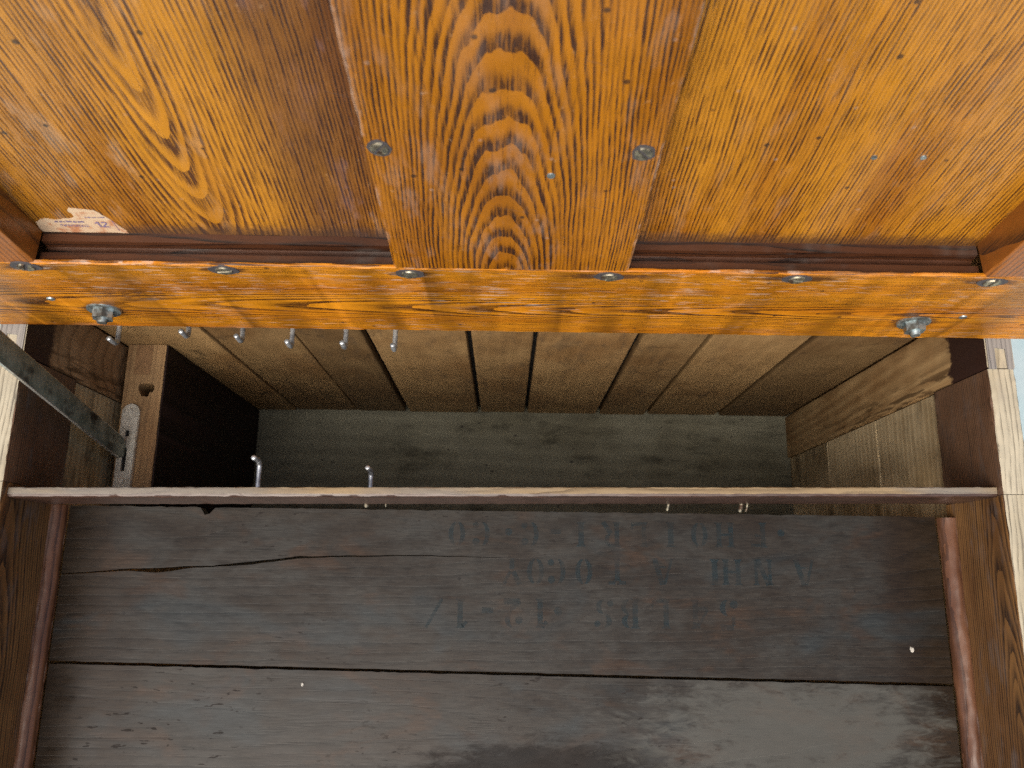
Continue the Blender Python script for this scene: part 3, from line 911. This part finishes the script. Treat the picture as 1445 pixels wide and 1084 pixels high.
# hinge rail across the back
YR, ZA = 0.2171, -0.5516
rail = board('hinge_rail', chest, (-0.470, YR, ZT + 0.0012), (0.470, YR + 0.0032, ZA), 0, M['rail'], c=0.0012, jit=0.0005, n=200, freq=50.0, org=(0, YR, -0.627))
for x, z, sp_ in ((-0.3449, -0.5585, 1.1), (-0.2041, -0.5595, 0.2), (-0.0712, -0.5615, 2.2), (0.0727, -0.5612, 0.9), (0.2079, -0.5605, 2.9), (0.3494, -0.5610, 1.5)):
    screw(rail, (x, YR - 0.0004, z), (0, -1, 0), sp_, 0.0060, [M['screw'], M['pit']], 1.35)
for x, z, sp_ in ((-0.333, -0.6520, 0.2), (0.3377, -0.6545, 0.7)):
    bm = bmesh.new()
    prism(bm, circ(0.0136, 32), -0.001, 0.0014, 0.97)
    prism(bm, circ(0.0088, 6, a0=math.degrees(sp_), a1=360 + math.degrees(sp_)), 0.0012, 0.0085, 0.97)
    prism(bm, circ(0.0045, 16), 0.008, 0.0120, 0.85)
    orient(bm, (0, -1, 0.06), 0.0, (x, YR - 0.0004, z))
    finish('bolt', bm, M['zinc'], rail, (x, YR, z), 30)
for x, z in ((-0.3640, -0.6280), (0.3160 + 0.055, -0.6400)):
    bm = bmesh.new()
    prism(bm, circ(0.0036, 14), -0.001, 0.0006, 0.8)
    orient(bm, (0, -1, 0), 0.0, (x, YR - 0.0003, z))
    finish('nail_head', bm, M['zinc'], rail, (x, YR, z), 40)

board('back_cleat', chest, (-0.446, YR + 0.0150, ZT + 0.0015), (0.446, YB + 0.031, ZA - 0.034), 0, M['outer'], n=4, jit=0)

# ------------------------------------------------------------------ the lid, leaning back behind the rail
LT = math.radians(7.55)
LTOP = 0.46
bm = bmesh.new()
lid = board('lid', chest, (-0.47, 0.034, -0.030), (0.47, 0.040, LTOP), 0, M['outer'], n=4, jit=0, org=(0, 0, 0))
lid.location = (0, YR + 0.0006, ZA)
lid.rotation_euler = (-LT, 0, 0)
lid['label'] = 'open lid with two panels in an orange varnished frame'
DP = 0.026
board('panel', lid, (-0.352, DP, -0.012), (-0.070, DP + 0.007, LTOP - 0.02), 2, M['panel_left'], c=0.001, jit=0.0002, n=20, org=(-0.245, DP, 0.0))
board('panel', lid, (0.070, DP, -0.012), (0.352, DP + 0.007, LTOP - 0.02), 2, M['panel_right'], c=0.001, jit=0.0002, n=20, org=(0.21, DP, 0.0))
board('muntin', lid, (-0.0815, 0.0, -0.0004), (0.0855, DP - 0.0003, LTOP - 0.02), 2, M['muntin'], c=0.0022, jit=0.0006, n=90, freq=60.0, org=(0, 0, 0))
for x0, x1 in ((-0.47, -0.3355), (0.3390, 0.47)):
    board('stile', lid, (x0, 0.0, -0.0006), (x1, 0.0335, LTOP - 0.001), 2, M['lid_stile'], c=0.0018, jit=0.0006, n=60)
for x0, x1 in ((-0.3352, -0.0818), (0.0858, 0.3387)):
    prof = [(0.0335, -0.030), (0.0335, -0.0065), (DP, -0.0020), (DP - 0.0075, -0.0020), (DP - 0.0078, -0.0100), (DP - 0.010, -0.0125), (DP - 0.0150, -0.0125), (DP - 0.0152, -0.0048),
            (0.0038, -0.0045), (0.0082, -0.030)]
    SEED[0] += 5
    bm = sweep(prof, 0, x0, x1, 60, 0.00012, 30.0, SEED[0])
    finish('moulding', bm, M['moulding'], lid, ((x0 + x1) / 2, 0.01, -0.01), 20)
for x, z, sp_ in ((-0.0729, 0.1355, 0.9), (0.0745, 0.1348, 2.3), (-0.0729, 0.330, 0.3), (0.0745, 0.332, 1.3)):
    screw(lid, (x, -0.0004, z), (0, -1, 0), sp_, 0.0052, [M['screw'], M['pit']])
for x, z in ((0.0240, 0.1120),):
    bm = bmesh.new()
    prism(bm, circ(0.0028, 14), -0.001, 0.0005, 0.8)
    orient(bm, (0, -1, 0), 0.0, (x, -0.0002, z))
    finish('nail_head', bm, M['zinc'], lid, (x, 0, z), 40)
for x, z in ((0.2222, 0.0995), (0.252, 0.100)):
    bm = bmesh.new()
    prism(bm, circ(0.0022, 12), -0.001, 0.0005, 0.8)
    orient(bm, (0, -1, 0), 0.0, (x, DP - 0.0002, z))
    finish('nail_head', bm, M['zinc'], lid, (x, DP, z), 40)

# torn remains of a paper label in the corner of the left panel, with the number 12
Np = NT('torn_paper')
px, py, pz = Np.obj()
p1 = Np.noise(Np.vec(Np.mul(px, 60), 0.0, Np.mul(pz, 90)), 0.0, 5.0, 0.7)
p2 = Np.noise(Np.vec(Np.mul(px, 200), 0.0, Np.mul(pz, 420)), 3.0, 4.0, 0.7)
pc = Np.mix(Np.step(p1, 0.48, 0.66), (0.47, 0.35, 0.23), (0.36, 0.16, 0.075))
pc = Np.mix(Np.mul(Np.step(p2, 0.62, 0.75), 0.5), pc, (0.62, 0.55, 0.44))
Np.bsdf(pc, 0.7, Np.bump(p1, 0.3, 0.0006))
ink = plain('violet_print', (0.16, 0.12, 0.20), 0.7)
bm = bmesh.new()
op = [(-0.3352, 0.0040), (-0.3335, 0.0120), (-0.3260, 0.0165), (-0.3180, 0.0145), (-0.3110, 0.0165), (-0.3060, 0.0170), (-0.3030, 0.0195), (-0.3040, 0.0270), (-0.3020, 0.0300), (-0.2960, 0.0290),
      (-0.2860, 0.0275), (-0.2800, 0.0180), (-0.2745, 0.0035), (-0.2740, -0.0010), (-0.3352, -0.0010)]
fine = []
for a, b in zip(op, op[1:] + op[:1]):
    for i in range(5):
        t = i / 5
        x, z = a[0] + (b[0] - a[0]) * t, a[1] + (b[1] - a[1]) * t
        fine.append((x + 0.0008 * fn(x * 700, z * 700, 0), z + 0.0008 * fn(x * 700, z * 700, 5)))
prism(bm, fine, 0.0, 0.00035)


def poly(bm, pts, z=0.0006):
    f = bm.faces.new([bm.verts.new((x, y, z)) for x, y in pts])
    f.material_index = 1


def rect(bm, x, y, w_, h_, z=0.0006):
    poly(bm, [(x, y), (x + w_, y), (x + w_, y + h_), (x, y + h_)], z)


# "12" and rows of small print
rect(bm, -0.2905, 0.0065, 0.0014, 0.0070)
poly(bm, [(-0.2905, 0.0135), (-0.2925, 0.0120), (-0.2920, 0.0110), (-0.2905, 0.0120)])
two = [(-0.2880, 0.0118), (-0.2874, 0.0132), (-0.2858, 0.0137), (-0.2842, 0.0132), (-0.2836, 0.0118), (-0.2842, 0.0105), (-0.2860, 0.0085), (-0.2868, 0.0077), (-0.2834, 0.0077), (-0.2834, 0.0065),
       (-0.2886, 0.0065), (-0.2886, 0.0074), (-0.2866, 0.0095), (-0.2850, 0.0112), (-0.2849, 0.0120), (-0.2858, 0.0125), (-0.2867, 0.0121), (-0.2868, 0.0116)]
poly(bm, two)
random.seed(4)
for row, (xa, xb, zz, hh_) in enumerate(((-0.320, -0.299, 0.0122, 0.0022), (-0.318, -0.299, 0.0088, 0.0008), (-0.318, -0.299, 0.0070, 0.0012), (-0.296, -0.284, 0.0185, 0.0012))):
    x = xa
    while x < xb:
        w_ = random.uniform(0.0008, 0.0026)
        rect(bm, x, zz + random.uniform(-.0002, .0002), w_, hh_ * random.uniform(.6, 1))
        x += w_ + random.uniform(0.0003, 0.0010)
rect(bm, -0.2790, 0.0020, 0.0004, 0.0130)
bmesh.ops.transform(bm, matrix=Matrix(((1, 0, 0, 0), (0, 0, -1, DP - 0.0001), (0, 1, 0, 0), (0, 0, 0, 1))), verts=bm.verts)
finish('paper_label', bm, [Np.mat, ink], lid, (-0.305, DP, 0.01))

# ------------------------------------------------------------------ faded stencil lettering, upside down on the split board
Ns = NT('faded_stencil_paint')
sx, sy, sz = Ns.obj()
s1 = Ns.noise(Ns.vec(Ns.mul(sx, 60), Ns.mul(sy, 150), 0.0), Ns.mul(Ns.rnd(), 30.0), 4.0, 0.7)
s2 = Ns.noise(Ns.vec(Ns.mul(sx, 28), Ns.mul(sy, 40), 0.0), Ns.mul(Ns.rnd(), 50.0), 2.0)
al = Ns.mul(Ns.step(s1, 0.18, 0.62), Ns.mad(Ns.step(s2, 0.3, 0.7), 0.36, 0.16))
Ns.bsdf((0.006, 0.020, 0.027), 0.5, alpha=al, spec=0.2)
STEN = Ns.mat


def crescent(cx_, cy_, rx, ry, side, th):
    """one half of a stencilled O: side +1 right, -1 left"""
    a, b = [], []
    for i in range(11):
        t = math.radians(-72 + 144 * i / 10)
        a.append((cx_ + side * rx * math.cos(t), cy_ + ry * math.sin(t)))
        k_ = th * math.cos(t) ** 0.7
        b.append((cx_ + side * (rx * math.cos(t) - k_), cy_ + ry * 0.97 * math.sin(t)))
    return a + list(reversed(b))


def stem(cx_, h, w_, flare=1.9):
    f = w_ * flare / 2
    return [(cx_ - f, 0), (cx_ + f, 0), (cx_ + w_ / 2, h * .1), (cx_ + w_ / 2, h * .9), (cx_ + f, h), (cx_ - f, h), (cx_ - w_ / 2, h * .9), (cx_ - w_ / 2, h * .1)]


def bar(x0, y0, x1, y1, w_):
    d_ = math.hypot(x1 - x0, y1 - y0)
    nx, ny = -(y1 - y0) / d_ * w_ / 2, (x1 - x0) / d_ * w_ / 2
    return [(x0 + nx, y0 + ny), (x1 + nx, y1 + ny), (x1 - nx, y1 - ny), (x0 - nx, y0 - ny)]


def dot(cx_, cy_, r):
    return [(cx_ + r * math.cos(2 * math.pi * i / 8), cy_ + r * math.sin(2 * math.pi * i / 8)) for i in range(8)]


def glyph(ch, h):
    t = h * 0.19
    w_ = h * 0.68
    G = {
        'O': [crescent(0, h / 2, w_ / 2, h / 2, 1, t), crescent(0, h / 2, w_ / 2, h / 2, -1, t)],
        'C': [crescent(0, h / 2, w_ / 2, h / 2, -1, t), dot(w_ * .32, h * .82, t * .8), dot(w_ * .36, h * .16, t * .7)],
        'I': [stem(0, h, t * 1.2)],
        'L': [stem(-w_ * .25, h, t), bar(-w_ * .1, t * .4, w_ * .5, t * .5, t * .8), bar(w_ * .45, t * .3, w_ * .45, h * .3, t * .5)],
        'T': [stem(0, h * .86, t), bar(-w_ * .5, h * .93, -w_ * .1, h * .93, t * .7), bar(w_ * .1, h * .93, w_ * .5, h * .93, t * .7)],
        'F': [stem(-w_ * .25, h, t), bar(-w_ * .05, h * .92, w_ * .5, h * .92, t * .7), bar(-w_ * .05, h * .52, w_ * .25, h * .52, t * .6)],
        'H': [stem(-w_ * .36, h, t), stem(w_ * .36, h, t), bar(-w_ * .22, h * .5, w_ * .22, h * .5, t * .5)],
        'U': [bar(-w_ * .36, h, -w_ * .36, h * .28, t), bar(w_ * .36, h, w_ * .36, h * .28, t * .8), crescent(0, h * .2, w_ * .36, h * .2, -1, t), crescent(0, h * .2, w_ * .36, h * .2, 1, t)],
        'R': [stem(-w_ * .34, h, t), bar(-w_ * .14, h * .95, w_ * .2, h * .95, t * .6), crescent(w_ * .05, h * .73, w_ * .36, h * .25, 1, t), bar(w_ * .02, h * .46, w_ * .5, 0, t)],
        'Y': [bar(0, 0, 0, h * .42, t), bar(-w_ * .45, h, -w_ * .08, h * .5, t), bar(w_ * .45, h, w_ * .08, h * .5, t * .7)],
        'A': [bar(-w_ * .5, 0, -w_ * .06, h, t * .6), bar(w_ * .5, 0, w_ * .06, h, t * 1.1), bar(-w_ * .2, h * .32, w_ * .2, h * .32, t * .4)],
        'N': [stem(-w_ * .4, h, t * .7), stem(w_ * .4, h, t * .7), bar(-w_ * .3, h, w_ * .3, 0, t)],
        'S': [crescent(0, h * .74, w_ * .42, h * .25, -1, t), crescent(0, h * .26, w_ * .42, h * .25, 1, t), dot(w_ * .34, h * .84, t * .6), dot(-w_ * .34, h * .15, t * .6)],
        'B': [stem(-w_ * .34, h, t), crescent(-w_ * .05, h * .75, w_ * .42, h * .24, 1, t), crescent(-w_ * .05, h * .26, w_ * .46, h * .26, 1, t)],
        '1': [stem(0, h, t), bar(-w_ * .34, h * .78, -w_ * .1, h * .95, t * .7)],
        '2': [crescent(-w_ * .02, h * .72, w_ * .42, h * .27, 1, t), dot(-w_ * .34, h * .74, t * .7), bar(w_ * .3, h * .46, -w_ * .4, h * .12, t * .8), bar(-w_ * .4, t * .45, w_ * .45, t * .45, t)],
        '4': [stem(w_ * .2, h, t), bar(-w_ * .45, h * .3, w_ * .05, h * .3, t * .6), bar(-w_ * .42, h * .36, w_ * .05, h * .9, t * .5)],
        '5': [bar(-w_ * .3, h * .95, w_ * .4, h * .95, t), bar(-w_ * .3, h * .9, -w_ * .3, h * .55, t * .6), crescent(-w_ * .05, h * .29, w_ * .44, h * .29, 1, t), dot(-w_ * .36, h * .16, t * .8)],
        '.': [dot(0, h * .42, t * .8)],
        '-': [bar(-w_ * .3, h * .4, w_ * .3, h * .4, t)],
        '/': [bar(-w_ * .4, 0, w_ * .4, h, t * .6)],
    }
    return G[ch]


# (character, x of its centre, y of its foot); letters stand on their heads, so the foot is at the far side
line1 = [('O', -0.0450), ('C', -0.0220), ('.', 0.0035), ('C', 0.0240), ('-', 0.0480), ('I', 0.0717), ('R', 0.1000), ('L', 0.1270), ('I', 0.1560), ('O', 0.1830), ('H', 0.2070), ('F', 0.2390), ('.', 0.2600)]
line2 = [('Y', 0.0070), ('O', 0.0290), ('C', 0.0490), ('O', 0.0740), ('T', 0.1050), ('A', 0.1480), ('I', 0.1960), ('H', 0.2120), ('N', 0.2410), ('A', 0.2800)]
line3 = [('/', -0.0640), ('1', -0.0400), ('-', -0.0150), ('2', 0.0080), ('1', 0.0335), ('.', 0.0500), ('S', 0.0920), ('B', 0.1150), ('L', 0.1450), ('4', 0.1800), ('5', 0.2060)]
for line, yc, hgt in ((line1, 0.0475, 0.0230), (line2, 0.0133, 0.0235), (line3, -0.0245, 0.0260)):
    for i, (ch, x) in enumerate(line):
        bm = bmesh.new()
        for pg in glyph(ch, hgt):
            vs = [bm.verts.new((x - px_, yc + 0.008 * (x - 0.1) + hgt / 2 - py_, ZD + 0.00035)) for px_, py_ in pg]
            try:
                bm.faces.new(vs)
            except ValueError:
                pass
        o = finish('stencil_letter' if ch not in '.-/' else 'stencil_mark', bm, STEN, None, (x, yc, ZD))
        for p in o.data.polygons:
            p.use_smooth = False
        o.parent = deck1

# parts were modelled in chest (or lid) coordinates: make each sub-part relative to the part that carries it
for p in list(chest.children):
    if p is lid or p is stay:
        continue
    for s in p.children:
        s.location = Vector(s.location) - Vector(p.location)

# two tiny pale flecks lying on the boards
fleck_m = plain('pale_fleck', (0.36, 0.35, 0.31), 0.7)
for x, y, r_, lab in ((0.3735, -0.0530, 0.0022, 'tiny white fleck on the dark split board beside the right-hand trim'),
                      (-0.1800, -0.0890, 0.0015, 'tiny pale fleck on the front board just below the long seam')):
    bm = bmesh.new()
    pts = []
    for i in range(9):
        t = 2 * math.pi * i / 9
        q = r_ * (0.8 + 0.45 * fn(math.cos(t) * 2 + x * 50, math.sin(t) * 2, 2.0))
        pts.append((q * math.cos(t), q * 1.3 * math.sin(t)))
    prism(bm, pts, 0.0, 0.0009, 0.6)
    o = finish('fleck', bm, fleck_m, None, (0, 0, 0), 30)
    o.location = (x, y, H + ZD + 0.0002)
    o['label'] = lab
    o['category'] = 'fleck'
    o['group'] = 'flecks on the boards'
